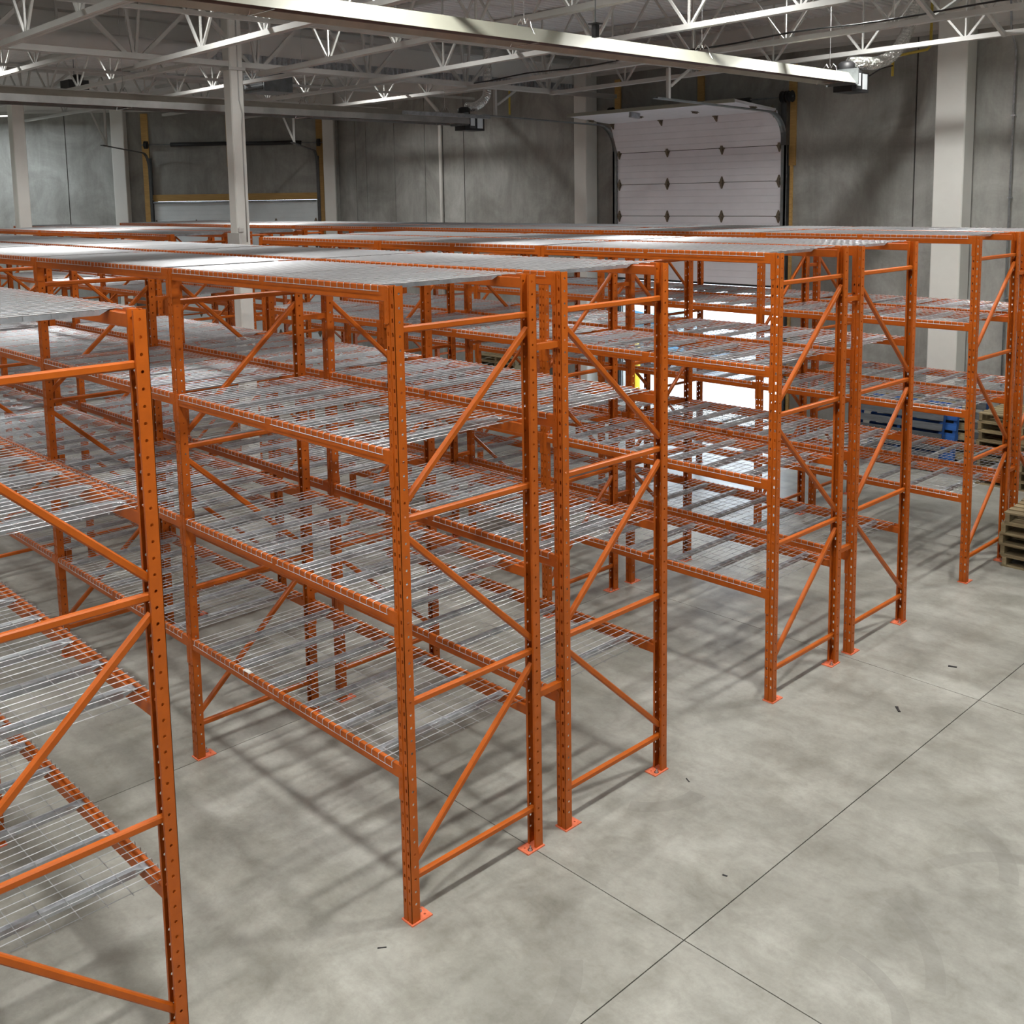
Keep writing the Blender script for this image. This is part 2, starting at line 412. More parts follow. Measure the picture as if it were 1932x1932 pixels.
def girder(x, y0, y1, z, label, step):
    g = struct(empty('roof_girder', (x, 0, 0)), label, 'roof girders')
    for s in (-1, 1):
        MB().bar((s * 0.045, y0, z), (s * 0.045, y1, z), 0.07, 0.075).build('bottom_chord', 'white_steel', g)
        MB().bar((s * 0.045, y0, ZD - 0.12), (s * 0.045, y1, ZD - 0.12), 0.07, 0.075).build('top_chord', 'white_steel', g)
    for y in JY:
        if y0 < y < y1:
            for dy, w in ((-0.95, 0.05), (-0.12, 0.036), (0.12, 0.036), (0.95, 0.05)):
                if y0 < y + dy < y1: MB().bar((0, y + dy * 0.1, z), (0, y + dy, ZD - 0.12), w, w, (1, 0, 0)).build('web_member', 'white_steel', g)
    return g
girder(-9.27, YB + 0.1, YW - 0.3, 6.045, 'white girder truss over the tall column', 1)
girder(-18.35, YB + 0.1, YW - 0.5, 6.22, 'white girder truss in the far bay', 1)
def bridging(x, z, z2, label):
    b = struct(empty('joist_bridging', (x, 0, 0)), label, 'joist bridging')
    MB().bar((0, YB + 0.1, z), (0, YW - 0.25, z2), 0.045, 0.045).build('bridging_angle', 'white_steel', b)
    return b
bridging(-5.9, 5.98, 6.14, 'white bridging angle along joist bottoms in the near bay')
bridging(-13.4, 6.33, 6.33, 'white bridging angle below joists of the far bay, nearer')
bridging(-16.6, 6.33, 6.33, 'white bridging angle below joists of the far bay, farther')
xb = struct(empty('joist_bridging', (-1.2, 0, 0)), 'white crossed bridging bars between joists near the heater end', 'joist bridging')
for y0, y1 in zip(JY[3:], JY[4:]):
    MB().bar((0, y0, 6.08), (0, y1, 6.92), 0.045, 0.045).build('cross_bar', 'white_steel', xb)
    MB().bar((0.05, y1, 6.08), (0.05, y0, 6.92), 0.045, 0.045).build('cross_bar', 'white_steel', xb)

# white draft curtain between the bays, ribbed metal edge, round duct in front of it
bk = struct(empty('draft_curtain', (-10.3, 0, 0)), 'white bulkhead hanging from the roof deck behind the tall column')
MB().box(-0.06, 0, YB + 0.05, YW - 0.17, 6.36, ZD).build('curtain_board', 'liner', bk)
m = MB(); y = YB + 0.1
while y < YW - 0.3:
    m.box(-0.05, 0.02, y, y + 0.05, 6.24, 6.36); y += 0.085
m.build('ribbed_edge', 'zinc', bk)
MB().box(0.0, 0.20, YB + 0.05, YW - 0.2, 6.70, 6.80).build('ledge', 'white_steel', bk)
dt = tag(empty('round_duct', (-9.98, 4.42, 6.30)), 'white round duct along the bulkhead turning up beside the column', 'duct')
m = MB(); m.tube([(0, -13.6, 0), (0, -0.12, 0)], 0.115, 16); m.build('straight_run', 'liner', dt, smooth=True)
m = MB(); m.tube([(0, -0.12 + 0.15 * math.sin(a), 0.15 - 0.15 * math.cos(a)) for a in [PI / 2 * k / 6 for k in range(7)]] + [(0, 0.03, 0.70)], 0.115, 16); m.build('elbow', 'liner', dt, smooth=True)
for y in (-2.2, -9): MB().bar((0, y, -0.13), (0, y, 0.69), 0.03, 0.03).build('hanger_strap', 'white_steel', dt)

# ------------------------------------------------------------------ pallet racks
H, D, L_ = 3.665, 1.065, 2.544                  # upright height, frame depth, bay module
PW, PD = 0.076, 0.060                           # post face and side
LV = [0.95, 1.857, 2.768, 3.665]                # beam tops
def make_post():
    m = MB(); N_ = 47; th = 0.0028
    zs = [H - 0.03 - PIT * k for k in range(N_)]
    zs = [z for z in zs if z > 0.06]
    # front web in two strips with a rolled groove between them
    for u0, u1, uc in ((0.0, 0.033, 0.018), (0.043, PW, 0.058)):
        m.perf((0, 0, 0), (1, 0, 0), (0, 0, 1), (0, 1, 0), u0, u1, 0.006, H, [(z, [(uc, 0.0065, 0.0115, False)]) for z in zs], th)
    m.prism([(0.033, 0), (0.033, 0.007), (0.043, 0.007), (0.043, 0), (0.0425, 0.0), (0.0405, 0.0055), (0.0355, 0.0055), (0.0335, 0)], 'z', 0.006, H)
    for xs, T in ((0.0, (1, 0, 0)), (PW, (-1, 0, 0))):
        m.perf((xs, 0, 0), (0, 1, 0), (0, 0, 1), T, 0.0, PD, 0.006, H, [(z - 0.012, [(0.034, 0.0072, 0.0072, True)]) for z in zs], th)
    m.box(th, 0.016, PD - th, PD, 0.006, H); m.box(PW - 0.016, PW - th, PD - th, PD, 0.006, H)
    return m.mesh('post', 'orange')
ME_POST = make_post()
def make_plate():
    m = MB()
    m.perf((-0.012, -0.008, 0), (1, 0, 0), (0, 1, 0), (0, 0, 1), 0, 0.10, 0, 0.150, [(0.118, [(0.025, 0.007, 0.007, True), (0.065, 0.007, 0.007, True)])], 0.008)
    return m.mesh('base_plate', 'orange_plate')
ME_PLATE = make_plate()
m = MB(); m.lathe([(0.009, 0), (0.018, 0.001), (0.018, 0.003), (0.0115, 0.003), (0.0115, 0.013), (0.006, 0.013), (0.006, 0.030)], (0, 0, 0.008), 8)
ME_BOLT = m.mesh('anchor_bolt', 'bolt')
def brace_mesh(a, b, name):
    """rolled channel: rounded box section"""
    m = MB(); a, b = Vector(a), Vector(b); d = (b - a).normalized(); x = Vector((1, 0, 0)); n = d.cross(x)
    if n.z < 0: n = -n
    w, h, c = 0.017, 0.019, 0.007
    sec = [(-w + c, -h), (w - c, -h), (w, -h + c), (w, h - c), (w - c, h), (-w + c, h), (-w, h - c), (-w, -h + c)]
    k = len(sec)
    m.add([a + x * p + n * q for p, q in sec] + [b + x * p + n * q for p, q in sec], [tuple(range(k))[::-1], tuple(range(k, 2 * k))] + [(i, (i + 1) % k, k + (i + 1) % k, k + i) for i in range(k)])
    return m.mesh(name, 'orange')
HZ = [3.425, 2.375, 1.312, 0.262]
ME_H = [brace_mesh((PW / 2, 0.045, 0), (PW / 2, D - 0.045, 0), 'horizontal_brace')]
def diag(z_hi, z_lo, rear_top):
    ya, yb = (D - 0.045, 0.050) if rear_top else (0.045, D - 0.050)
    return brace_mesh((PW / 2, ya, z_hi - 0.085), (PW / 2, yb, z_lo + 0.085), 'diagonal_brace')
ME_DIAG = {t: [diag(HZ[k], HZ[k + 1], (k % 2 == 0) == (t == 1)) for k in range(3)] for t in (1, 2)}
BL = L_ - PW
def beam_prof(rear):
    h, d_ = 0.086, 0.042; c = 0.005
    p = [(0, -h + c), (0, -c), (c, 0), (0.020, 0), (0.023, -0.004), (0.023, -0.020), (d_ - c, -0.020), (d_, -0.020 - c), (d_, -h + c), (d_ - c, -h), (c, -h)]
    return [(-y, z) for y, z in p][::-1] if rear else p
def make_beam(rear):
    m = MB(); m.prism(beam_prof(rear), 'x', -BL, 0); return m.mesh('shelf_beam', 'orange')
ME_BEAM = {r: make_beam(r) for r in (False, True)}
def make_conn(left, rear):
    m = MB(); s = -1 if left else 1; r = -1 if rear else 1; c = 0.010
    w = 0.034
    def bx(x0, x1, y0, y1, z0, z1): m.box(min(x0 * s, x1 * s), max(x0 * s, x1 * s), min(y0 * r, y1 * r), max(y0 * r, y1 * r), z0, z1)
    pr = [(0, 0), (s * (w - c), 0), (s * w, -c), (s * w, -0.205 + c), (s * (w - c), -0.205), (0, -0.205)]
    if s < 0: pr = pr[::-1]
    m.prism(pr, 'y', min(-0.0045 * r, -0.0005 * r), max(-0.0045 * r, -0.0005 * r))
    bx(-0.004, 0.0, -0.0045, 0.048, -0.205, 0.0)
    for z in (-0.03, -0.075, -0.12, -0.165): bx(0.012, 0.018, -0.0065, -0.004, z - 0.009, z + 0.009)
    return m.mesh('beam_connector', 'orange')
ME_CONN = {(l, r): make_conn(l, r) for l in (False, True) for r in (False, True)}
m = MB(); m.box(-0.020, 0.020, 0.0, 0.215, -0.019, 0.019); m.box(-0.028, 0.028, 0.0, 0.006, -0.03, 0.03); m.box(-0.028, 0.028, 0.209, 0.215, -0.03, 0.03)
ME_SPACER = m.mesh('row_spacer', 'orange')

def frame(root, k, typ, right_edge=0.0):
    f = empty('upright_frame', (-k * L_ - PW, 0, 0), 0, root)
    put('post', ME_POST, f); put('post', ME_POST, f, (PW, D, 0), PI)
    put('base_plate', ME_PLATE, f); put('base_plate', ME_PLATE, f, (PW, D, 0), PI)
    put('anchor_bolt', ME_BOLT, f, (0.013, 0.10, 0)); put('anchor_bolt', ME_BOLT, f, (PW - 0.013, D - 0.10, 0))
    for z in HZ: put('horizontal_brace', ME_H[0], f, (0, 0, z))
    for me in ME_DIAG[typ]: put('diagonal_brace', me, f)
    return f
def rack(y, k0, k1, typ, label, group='orange pallet racks', spacers=False, x0=0.0):
    """frames k0..k1, bays between them"""
    r = tag(empty('pallet_rack', (x0, y, 0)), label, 'rack', group)
    for k in range(k0, k1 + 1): frame(r, k, typ)
    for k in range(k0, k1):
        x = -k * L_ - PW
        for z in LV:
            for rear in (False, True):
                b = put('shelf_beam', ME_BEAM[rear], r, (x, D if rear else 0, z))
                put('beam_connector', ME_CONN[(False, rear)], b)
                put('beam_connector', ME_CONN[(True, rear)], b, (-BL, 0, 0))
    if spacers:
        for k in range(k0, k1 + 1):
            for z in (3.22, 1.01): put('row_spacer', ME_SPACER, r, (-k * L_ - PW / 2, D, z))
    return r

# wire deck: wires across the beams, cross wires under them, three flared channels
DWID = 1.165
def make_wires():
    m = MB(); R = 0.0024; n = 19
    def wire(pts):
        m.tube(pts, R, 4)
    for i in range(n):
        x = -DWID + 0.012 + (DWID - 0.024) * i / (n - 1)
        wire([(x, -0.009, -0.034), (x, -0.009, -0.002), (x, -0.004, 0.004), (x, D + 0.004, 0.004), (x, D + 0.009, -0.002), (x, D + 0.009, -0.034)])
    for y, z in [(-0.009 + 0.005, -0.030), (D + 0.009 - 0.005, -0.030)]: wire([(-DWID, y - 0.009 * (1 if y < 0.5 else -1), z), (0, y - 0.009 * (1 if y < 0.5 else -1), z)])
    for k in range(9):
        y = 0.055 + (D - 0.11) * k / 8
        wire([(-DWID, y, -0.0012), (0, y, -0.0012)])
    return m.mesh('wire_mesh', 'wire')
def make_channel():
    m = MB(); t = 0.0016
    y0, y1 = 0.052, D - 0.052
    # stations: (y, half width top, drop, z top)
    st = [(0.010, 0.034, 0.001, -0.0125), (0.042, 0.030, 0.004, -0.0105), (0.085, 0.017, 0.036, -0.0045), (D - 0.085, 0.017, 0.036, -0.0045), (D - 0.042, 0.030, 0.004, -0.0105), (D - 0.010, 0.034, 0.001, -0.0125)]
    rings = []
    for y, w, dr, z in st:
        rings.append([(-w - 0.004, y, z - dr), (-w, y, z), (w, y, z), (w + 0.004, y, z - dr), (w + 0.004 - t, y, z - dr), (w - t, y, z - t), (-w + t, y, z - t), (-w - 0.004 + t, y, z - dr)])
    vs = [v for g in rings for v in g]; fs = [tuple(range(8))[::-1], tuple(range(40, 48))]
    for i in range(5):
        for k in range(8):
            a, b = i * 8 + k, i * 8 + (k + 1) % 8
            fs.append((a, b, b + 8, a + 8))
    m.add(vs, fs)
    return m.mesh('support_channel', 'zinc')
ME_WIRE, ME_CHAN = make_wires(), make_channel()
LEVEL = ['lowest', 'second', 'third', 'top']
BAYN = ['first', 'second', 'third', 'fourth', 'fifth', 'sixth', 'seventh', 'eighth']
NDECK = 0
def decks(y, k0, k1, rowname, skip=lambda k, l: False, x0=0.0):
    global NDECK
    for k in range(k0, k1):
        for l, z in enumerate(LV):
            if skip(k, l): continue
            for h in (0, 1):
                NDECK += 1
                x = x0 - k * L_ - PW - 0.045 - h * (DWID + 0.055) - random.uniform(-0.012, 0.012)
                d = tag(empty('wire_deck', (x, y + random.uniform(-0.001, 0.001), z)), 'wire deck, %s shelf, %s bay from aisle, %s half, %s' % (LEVEL[l], BAYN[k], ('right', 'left')[h], rowname), 'deck', 'wire decks of the %s' % rowname)
                put('wire_mesh', ME_WIRE, d)
                for xx in (-0.20, -DWID / 2, -DWID + 0.20): put('support_channel', ME_CHAN, d, (xx, 0, 0))
X_A = 0.06
Y_A, Y_B, Y_B2, Y_D, Y_D2, Y_E, Y_E2 = -2.451, 0.0, 1.280, 3.735, 5.015, 7.454, 8.734
rack(Y_A, 0, 2, 2, 'orange pallet rack cut off by the left edge, nearest the camera', x0=X_A)
rB = rack(Y_B, 0, 4, 1, 'orange pallet rack whose full end frame stands in the middle of the photo', spacers=True)
rack(Y_B2, 0, 6, 2, 'orange pallet rack standing back to back behind the middle one')
rack(Y_D, 0, 3, 1, 'orange pallet rack in the second double row, nearer half, ending before the column', spacers=True)
rack(Y_D, 4, 7, 1, 'orange pallet rack in the second double row, nearer half, beyond the white column', spacers=True)
rack(Y_D2, 0, 3, 2, 'orange pallet rack in the second double row, farther half, ending before the column')
rack(Y_D2, 4, 8, 2, 'orange pallet rack in the second double row, farther half, beyond the white column')
rack(Y_E, 0, 8, 1, 'orange pallet rack of the last double row, nearer half, end frame at right edge', spacers=True)
rack(Y_E2, 0, 8, 2, 'orange pallet rack of the last double row, half nearest the back wall')
decks(Y_A, 0, 2, 'foreground rack', x0=X_A)
decks(Y_B, 0, 4, 'middle rack')
decks(Y_B2, 0, 6, 'rack behind the middle one')
decks(Y_D, 0, 3, 'nearer rack of second double row'); decks(Y_D, 4, 7, 'nearer rack of second double row')
decks(Y_D2, 0, 3, 'farther rack of second double row'); decks(Y_D2, 4, 8, 'farther rack of second double row')
hid = lambda k, l: (k >= 5 and l < 2) or (k >= 6 and l < 3)
decks(Y_E, 0, 8, 'nearer rack of last double row', hid)
decks(Y_E2, 0, 8, 'farther rack of last double row', hid)
MB().box(-0.045, 0.045, 0, 0.03, 0.0, 0.0015).build('paper_tag', 'paper', rB, (-1.76, -0.004, 0.952))

# ------------------------------------------------------------------ overhead doors
def panel_prof(z0, z1, t=0.045):
    """side profile (y, z) of one section; the room face at y=0 carries shallow grooves"""
    h = z1 - z0; p = [(t, z0), (t, z1), (0, z1)]
    for k in range(4, 0, -1):
        z = z0 + h * k / 5
        p += [(0, z + 0.006), (0.006, z + 0.003), (0.006, z - 0.003), (0, z - 0.006)]
    return p + [(0, z0 + 0.010), (0.016, z0 + 0.010), (0.016, z0)]
def section(parent, w, h, loc, rx, mat):
    m = MB(); m.prism(panel_prof(0.0, h), 'x', 0, w); o = m.build('door_section', mat, parent, loc)
    MB().box(0, w, 0.006, 0.014, -0.006, 0.006).build('seam_shade', 'black', o)  # black strip added in the recess to deepen the shade of the seam
    o.rotation_euler = (rx, 0, 0); return o
def hinge_mesh():
    m = MB(); m.prism([(-0.012, -0.11), (0.012, -0.11), (0.055, 0.0), (0.012, 0.11), (-0.012, 0.11), (-0.055, 0.0)], 'y', -0.006, 0.0)
    m.tube([(-0.06, -0.01, 0), (0.06, -0.01, 0)], 0.012, 6); m.box(-0.022, 0.022, -0.03, -0.006, -0.05, 0.05); return m.mesh('hinge', 'rust_hinge')
ME_HINGE = hinge_mesh()
def track_path(xj, zt, R, run, y0):
    pts = [(xj, y0, 0.05), (xj, y0, zt - R)]
    pts += [(xj, y0 - R + R * math.cos(a), zt - R + R * math.sin(a)) for a in [PI / 2 * k / 8 for k in range(1, 9)]]
    return pts + [(xj, y0 - run, zt + 0.06)]
def strip(m, pts, w, t, axis):
    for a, b in zip(pts, pts[1:]): m.bar(a, b, w, t, axis)
# open door in the back wall (local origin on the wall plane)
d1 = struct(empty('door_1', (0, YW, 0)), 'white sectional overhead door standing half open to daylight')
SH = 0.6125; WD = DX1 - DX0 + 0.10; x0 = DX0 - 0.05; yp = -0.10
zbot = 2.50; secs = []
for k in range(4): secs.append(section(d1, WD, SH, (x0, yp, zbot + SH * k), 0, 'door_white'))
zt = zbot + 4 * SH; a = 0.36
secs.append(section(d1, WD, SH, (x0, yp, zt), a, 'door_white'))
y2, z2 = yp - SH * math.sin(a), zt + SH * math.cos(a)
a2 = 1.50
secs.append(section(d1, WD, SH, (x0, y2, z2), a2, 'door_white'))
y3, z3 = y2 - SH * math.sin(a2), z2 + SH * math.cos(a2)
secs.append(section(d1, WD, SH, (x0, y3, z3), 1.49, 'door_white'))
y4, z4 = y3 - SH * math.sin(1.53), z3 + SH * math.cos(1.53)
for s in secs[:6]:
    for xx in (0.05, WD / 3, 2 * WD / 3, WD - 0.05):
        o = put('hinge', ME_HINGE, s, (xx, 0, SH))
MB().box(0.0, WD, 0.0, 0.05, -0.03, 0.0).build('bottom_seal', 'black', secs[0])
MB().box(0, WD, -0.01, 0.05, SH, SH + 0.03).build('top_strut', 'cream', secs[6])
MB().box(1.45, 1.51, -0.10, -0.006, 0.32, 0.56).build('lift_bracket', 'zinc', secs[6])
for xj, s in ((DX0 - 0.10, -1), (DX1 + 0.10, 1)):
    m = MB(); pts = track_path(xj, 5.50, 0.50, 3.55, -0.12)
    strip(m, pts, 0.02, 0.10, (1, 0, 0)); strip(m, [(q[0] + 0.03 * s, q[1], q[2]) for q in pts], 0.02, 0.05, (1, 0, 0))
    m.build('track', 'grey_steel', d1)
    MB().box(xj - 0.05, xj + 0.05, -0.055, -0.003, 0.0, 5.30).build('jamb_angle', 'dark_steel', d1)
    m = MB(); m.bar((xj, -3.35, 5.56), (xj, -3.35, 6.02), 0.05, 0.05); m.bar((xj, -3.30, 5.75), (xj + 0.0, -2.85, 6.02), 0.035, 0.035); m.build('track_hanger', 'white_steel', d1)
    for zz in (0.8, 1.7, 2.6, 3.5, 4.4): MB().box(xj - 0.03, xj + 0.03, -0.12, -0.05, zz, zz + 0.05).build('track_bracket', 'grey_steel', d1)
m = MB(); m.tube([(DX0 - 0.25, -0.18, 5.76), (DX1 + 0.30, -0.18, 5.76)], 0.014, 8); m.build('torsion_shaft', 'grey_steel', d1)
for xx in (DX0 + 0.55, DX1 - 1.7):
    m = MB(); m.tube([(xx, -0.18, 5.76), (xx + 1.15, -0.18, 5.76)], 0.045, 10); m.build('torsion_spring', 'black', d1, smooth=True)
for xx in (DX0 - 0.18, DX1 + 0.08, DX1 + 0.20):
    m = MB(); m.tube([(xx, -0.18, 5.76), (xx + 0.02, -0.18, 5.76), (xx + 0.03, -0.18, 5.76), (xx + 0.07, -0.18, 5.76), (xx + 0.08, -0.18, 5.76)], [0.10, 0.10, 0.075, 0.075, 0.10], 14); m.build('cable_drum', 'black', d1)
MB().box(DX1 + 0.06, DX1 + 0.16, -0.16, -0.03, 4.95, 5.70).build('end_bearing_plate', 'dark_steel', d1)
for xx, z0 in ((DX0 - 0.10, 5.2), (-7.40, 5.2), (DX1 + 0.20, 4.6)):
    MB().box(xx - 0.07, xx + 0.07, -0.042, -0.003, z0, 6.40).build('timber_pad', 'wood_lumber', d1)
MB().box(DX1 + 0.02, DX1 + 0.10, -0.03, -0.003, 0, 4.35).build('steel_jamb', 'grey_steel', d1)
MB().box(DX0 - 0.10, DX0 - 0.02, -0.03, -0.003, 0, 4.35).build('steel_jamb', 'grey_steel', d1)
MB().box(DX1 + 0.17, DX1 + 0.22, -0.042, -0.003, 0.05, 4.6).build('timber_strip', 'wood_lumber', d1)
# operator rail lying in line with the left track
m = MB(); m.box(-0.03, 0.03, -5.4, -3.5, 5.50, 5.56); m.build('opener_rail', 'zinc', d1, (DX0 - 0.10, 0, 0))

# closed door in the slanted wall
d2 = struct(empty('door_2', (XC, YW, 0), YAW), 'closed white sectional overhead door under a timber header')
WL = LX1 - LX0 + 0.04
for k in range(7):
    s = section(d2, WL, 0.594, (LX0 - 0.02, -0.07, 0.0 + 0.594 * k), 0, 'door_blue_white')
    if k < 6:
        for q in range(5): put('hinge', ME_HINGE, s, (0.06 + (WL - 0.12) * q / 4, 0, 0.594))
m = MB(); m.tube([(LX0, -0.12, 4.13), (LX1, -0.12, 4.13)], 0.022, 8); m.build('top_strut', 'zinc', d2, smooth=True)
MB().box(LX0 - 0.06, LX1 + 0.02, -0.05, -0.003, 4.16, 4.34).build('timber_header', 'wood_lumber', d2)
for xx, z0, w in ((LX0 - 0.16, 0.1, 0.09), (-2.86, 5.05, 0.09), (LX1 + 0.13, 0.1, 0.09)):
    MB().box(xx - w, xx + w, -0.045, -0.003, z0, 6.46).build('timber_pad', 'wood_lumber', d2)
MB().box(LX0 - 0.02, LX0 + 0.0, -0.14, -0.003, 0, 4.2).build('steel_jamb', 'black', d2)
m = MB(); m.tube([(LX0 - 0.25, -0.16, 5.64), (LX1 + 0.3, -0.16, 5.64)], 0.014, 8); m.build('torsion_shaft', 'grey_steel', d2)
for xx in (LX0 + 0.55, -2.55):
    m = MB(); m.tube([(xx, -0.16, 5.64), (xx + 0.8, -0.16, 5.64), (xx + 1.4, -0.16, 5.65), (xx + 1.6, -0.16, 5.64)], 0.055, 10); m.build('torsion_spring', 'black', d2, smooth=True)
for xx in (LX0 - 0.10, LX1 + 0.12):
    m = MB(); m.tube([(xx - 0.04, -0.16, 5.64), (xx + 0.04, -0.16, 5.64)], 0.10, 14); m.build('cable_drum', 'black', d2)
for xj in (LX0 - 0.06, LX1 + 0.06):
    m = MB(); pts = track_path(xj, 5.42, 0.45, 3.2, -0.10); strip(m, pts, 0.02, 0.07, (1, 0, 0)); m.build('track', 'dark_steel', d2)
    MB().box(xj - 0.04, xj + 0.04, -0.05, -0.003, 0.0, 5.3).build('jamb_angle', 'dark_steel', d2)
    m = MB(); m.bar((xj, -3.0, 5.45), (xj, -3.0, 6.35), 0.045, 0.045); m.bar((xj, -3.0, 5.5), (xj - 0.35, -3.0, 6.35), 0.04, 0.04); m.build('track_hanger', 'white_steel', d2)

# ------------------------------------------------------------------ radiant tube heaters
def heater(x, y0, y1, z, label, outer, inner, wb, wt, hh, skirt):
    """trough reflector open at the bottom: flat top, sloping sides, then a straight skirt of the given height"""
    h = tag(empty('tube_heater', (x, y1, z)), label, 'heater')
    LN = y1 - y0; n = max(1, round(LN / 3.0)); t = 0.004
    for k in range(n):
        a, b = -LN + LN * k / n, -LN + LN * (k + 1) / n + (0.06 if k < n - 1 else 0)
        g = 0.003 * (k % 2)
        m = MB(); m.prism([(-wb, skirt), (-wt, hh + g), (wt, hh + g), (wb, skirt), (wb + 0.012, skirt), (wt + 0.004, hh + t + g), (-wt - 0.004, hh + t + g), (-wb - 0.012, skirt)], 'y', a, b)
        m.build('reflector', outer, h)
        m = MB(); m.prism([(-wb + 0.001, skirt), (-wt + 0.001, hh - 0.002 + g), (wt - 0.001, hh - 0.002 + g), (wb - 0.001, skirt), (wb - 0.003, skirt), (wt - 0.003, hh - 0.005 + g), (-wt + 0.003, hh - 0.005 + g), (-wb + 0.003, skirt)], 'y', a, b)
        m.build('reflector_lining', inner, h)
        for q in (-1, 1):
            if skirt: MB().box(min(q * wb, q * (wb + 0.008 + g)), max(q * wb, q * (wb + 0.008 + g)), a, b, 0, skirt).build('side_skirt', inner, h)
    m = MB(); m.tube([(0, -LN, 0.06), (0, 0.02, 0.06)], 0.045, 12); m.build('burner_tube', 'heater_tube', h, smooth=True)
    k = 0
    y = -0.35
    while y > -LN:
        m = MB()
        m.tube([(-wb, y, -0.005), (-wt - 0.01, y, hh + 0.01), (-0.09, y, hh + 0.06), (-0.05, y, hh + 0.10), (-0.02, y, hh + 0.05), (0, y, hh + 0.10), (0.02, y, hh + 0.05), (0.05, y, hh + 0.10), (0.09, y, hh + 0.06), (wt + 0.01, y, hh + 0.01), (wb, y, -0.005), (-wb, y, -0.005)], 0.005, 5)
        m.tube([(0, y, hh + 0.10), (0, y, ZD - 0.05 - z)], 0.004, 4)
        m.build('wire_hanger', 'bolt', h)
        y -= 2.9; k += 1
    b = MB().box(-0.14, 0.14, 0.0, 0.46, -0.10, 0.17).build('burner_box', 'black', h)
    MB().box(-0.15, 0.15, 0.10, 0.24, -0.06, 0.185).build('control_cover', 'dark_steel', b)
    MB().box(0.1505, 0.153, 0.12, 0.22, -0.02, 0.15).build('label_sticker', 'label_white', b)
    MB().box(0.1405, 0.143, 0.29, 0.42, -0.06, 0.15).build('label_sticker', 'label_white', b)
    MB().box(-0.24, 0.24, -0.02, 0.0, -0.02, 0.20).build('end_cap', 'grey_steel', h)
    m = MB(); m.lathe([(0.10, 0.0), (0.115, 0.02), (0.115, 0.11), (0.08, 0.14)], (0, 0.10, 0.17), 12); m.build('blower', 'black', h, smooth=True)
    return h
h1 = heater(-3.07, -9.0, 10.18, 5.60, 'cream radiant tube heater hanging across the top of the photo', 'cream', 'tan_metal', 0.20, 0.09, 0.145, 0.0)
h2 = heater(-9.95, -9.0, 9.20, 5.425, 'tan radiant tube heater passing behind the tall white column', 'tan_metal', 'aluminium', 0.25, 0.12, 0.185, 0.095)
def flex(pts, r, label, name='flexible_duct'):
    # corrugated foil hose: radius ripples along a smooth path
    P_ = [Vector(p) for p in pts]; path = []
    for i in range(len(P_) - 1):
        p0, p1, p2, p3 = P_[max(i - 1, 0)], P_[i], P_[i + 1], P_[min(i + 2, len(P_) - 1)]
        for k in range(14):
            t = k / 14
            path.append(0.5 * ((2 * p1) + (-p0 + p2) * t + (2 * p0 - 5 * p1 + 4 * p2 - p3) * t * t + (-p0 + 3 * p1 - 3 * p2 + p3) * t ** 3))
    path.append(P_[-1])
    rad = [r * (1.0 + (0.09 if i % 2 else -0.05)) for i in range(len(path))]
    m = MB(); m.tube(path, rad, 12)
    o = m.build(name, 'foil'); tag(o, label, 'duct'); return o
flex([(-3.07, 10.36, 5.90), (-3.0, 10.62, 5.91), (-2.95, 10.95, 5.94), (-2.92, 11.36, 6.10), (-2.90, 11.68, 6.42), (-2.90, 11.88, 6.78), (-2.90, 11.92, 6.99)], 0.085, 'crinkled foil air hose rising from the cream heater to the roof')
flex([(-9.95, 9.36, 5.74), (-9.93, 9.60, 5.78), (-9.90, 9.80, 5.95), (-9.90, 9.84, 6.3), (-9.90, 9.84, 6.99)], 0.075, 'crinkled foil air hose rising from the tan heater')

# far heater burner and unit heater glimpsed between the joists
fh = tag(empty('unit_heater', (-13.1, 7.25, 6.28)), 'grey box unit heater hung under the far roof deck', 'heater')
MB().box(-0.35, 0.35, -0.3, 0.3, -0.16, 0.18).build('cabinet', 'grey_steel', fh)
m = MB()
for k in range(6): m.box(-0.30, 0.30, -0.31, -0.30, -0.13 + 0.05 * k, -0.10 + 0.05 * k)
m.build('louvres', 'dark_steel', fh)
for s in (-1, 1): MB().bar((0.3 * s, 0, 0.18), (0.3 * s, 0, 0.72), 0.012, 0.012).build('hanger_rod', 'grey_steel', fh)
fb = tag(empty('heater_burner', (-17.2, 5.3, 6.48)), 'black heater burner box under the roof at upper left', 'heater')
MB().box(-0.22, 0.22, -0.2, 0.2, -0.12, 0.10).build('burner_case', 'black', fb)
m = MB(); m.lathe([(0.09, 0), (0.11, 0.03), (0.11, 0.09), (0.07, 0.12)], (0.05, 0.05, 0.10), 12); m.build('blower', 'black', fb)
MB().bar((0, 0, 0.1), (0, 0, 0.52), 0.012, 0.012).build('hanger_rod', 'grey_steel', fb)

sn = tag(empty('heat_sensor', (-2.42, 4.34, 5.68)), 'small black sensor hanging on a rod above the cream heater', 'sensor')
MB().box(-0.025, 0.025, -0.025, 0.025, -0.06, 0.06).build('sensor_case', 'black', sn)
MB().bar((0, 0, 0.06), (0, 0, 1.30), 0.008, 0.008).build('hanger_rod', 'grey_steel', sn)
MB().box(-0.05, 0.05, -0.05, 0.05, 0.06, 0.07).build('cap_plate', 'black', sn)
m = MB(); pts = []
for k in range(40):
    x = -9.0 + 0.43 * k
    pts.append((x, 8.70 + 0.02 * math.sin(k * 1.3), zb(x) + 0.012 * 4.0 + 0.055 + 0.03 * abs(math.sin(k * 0.55)) ** 3))
m.tube(pts, 0.012, 5); tag(m.build('power_cable', 'black', smooth=True), 'black cable lying along the bottom of the third joist from the wall', 'cable')

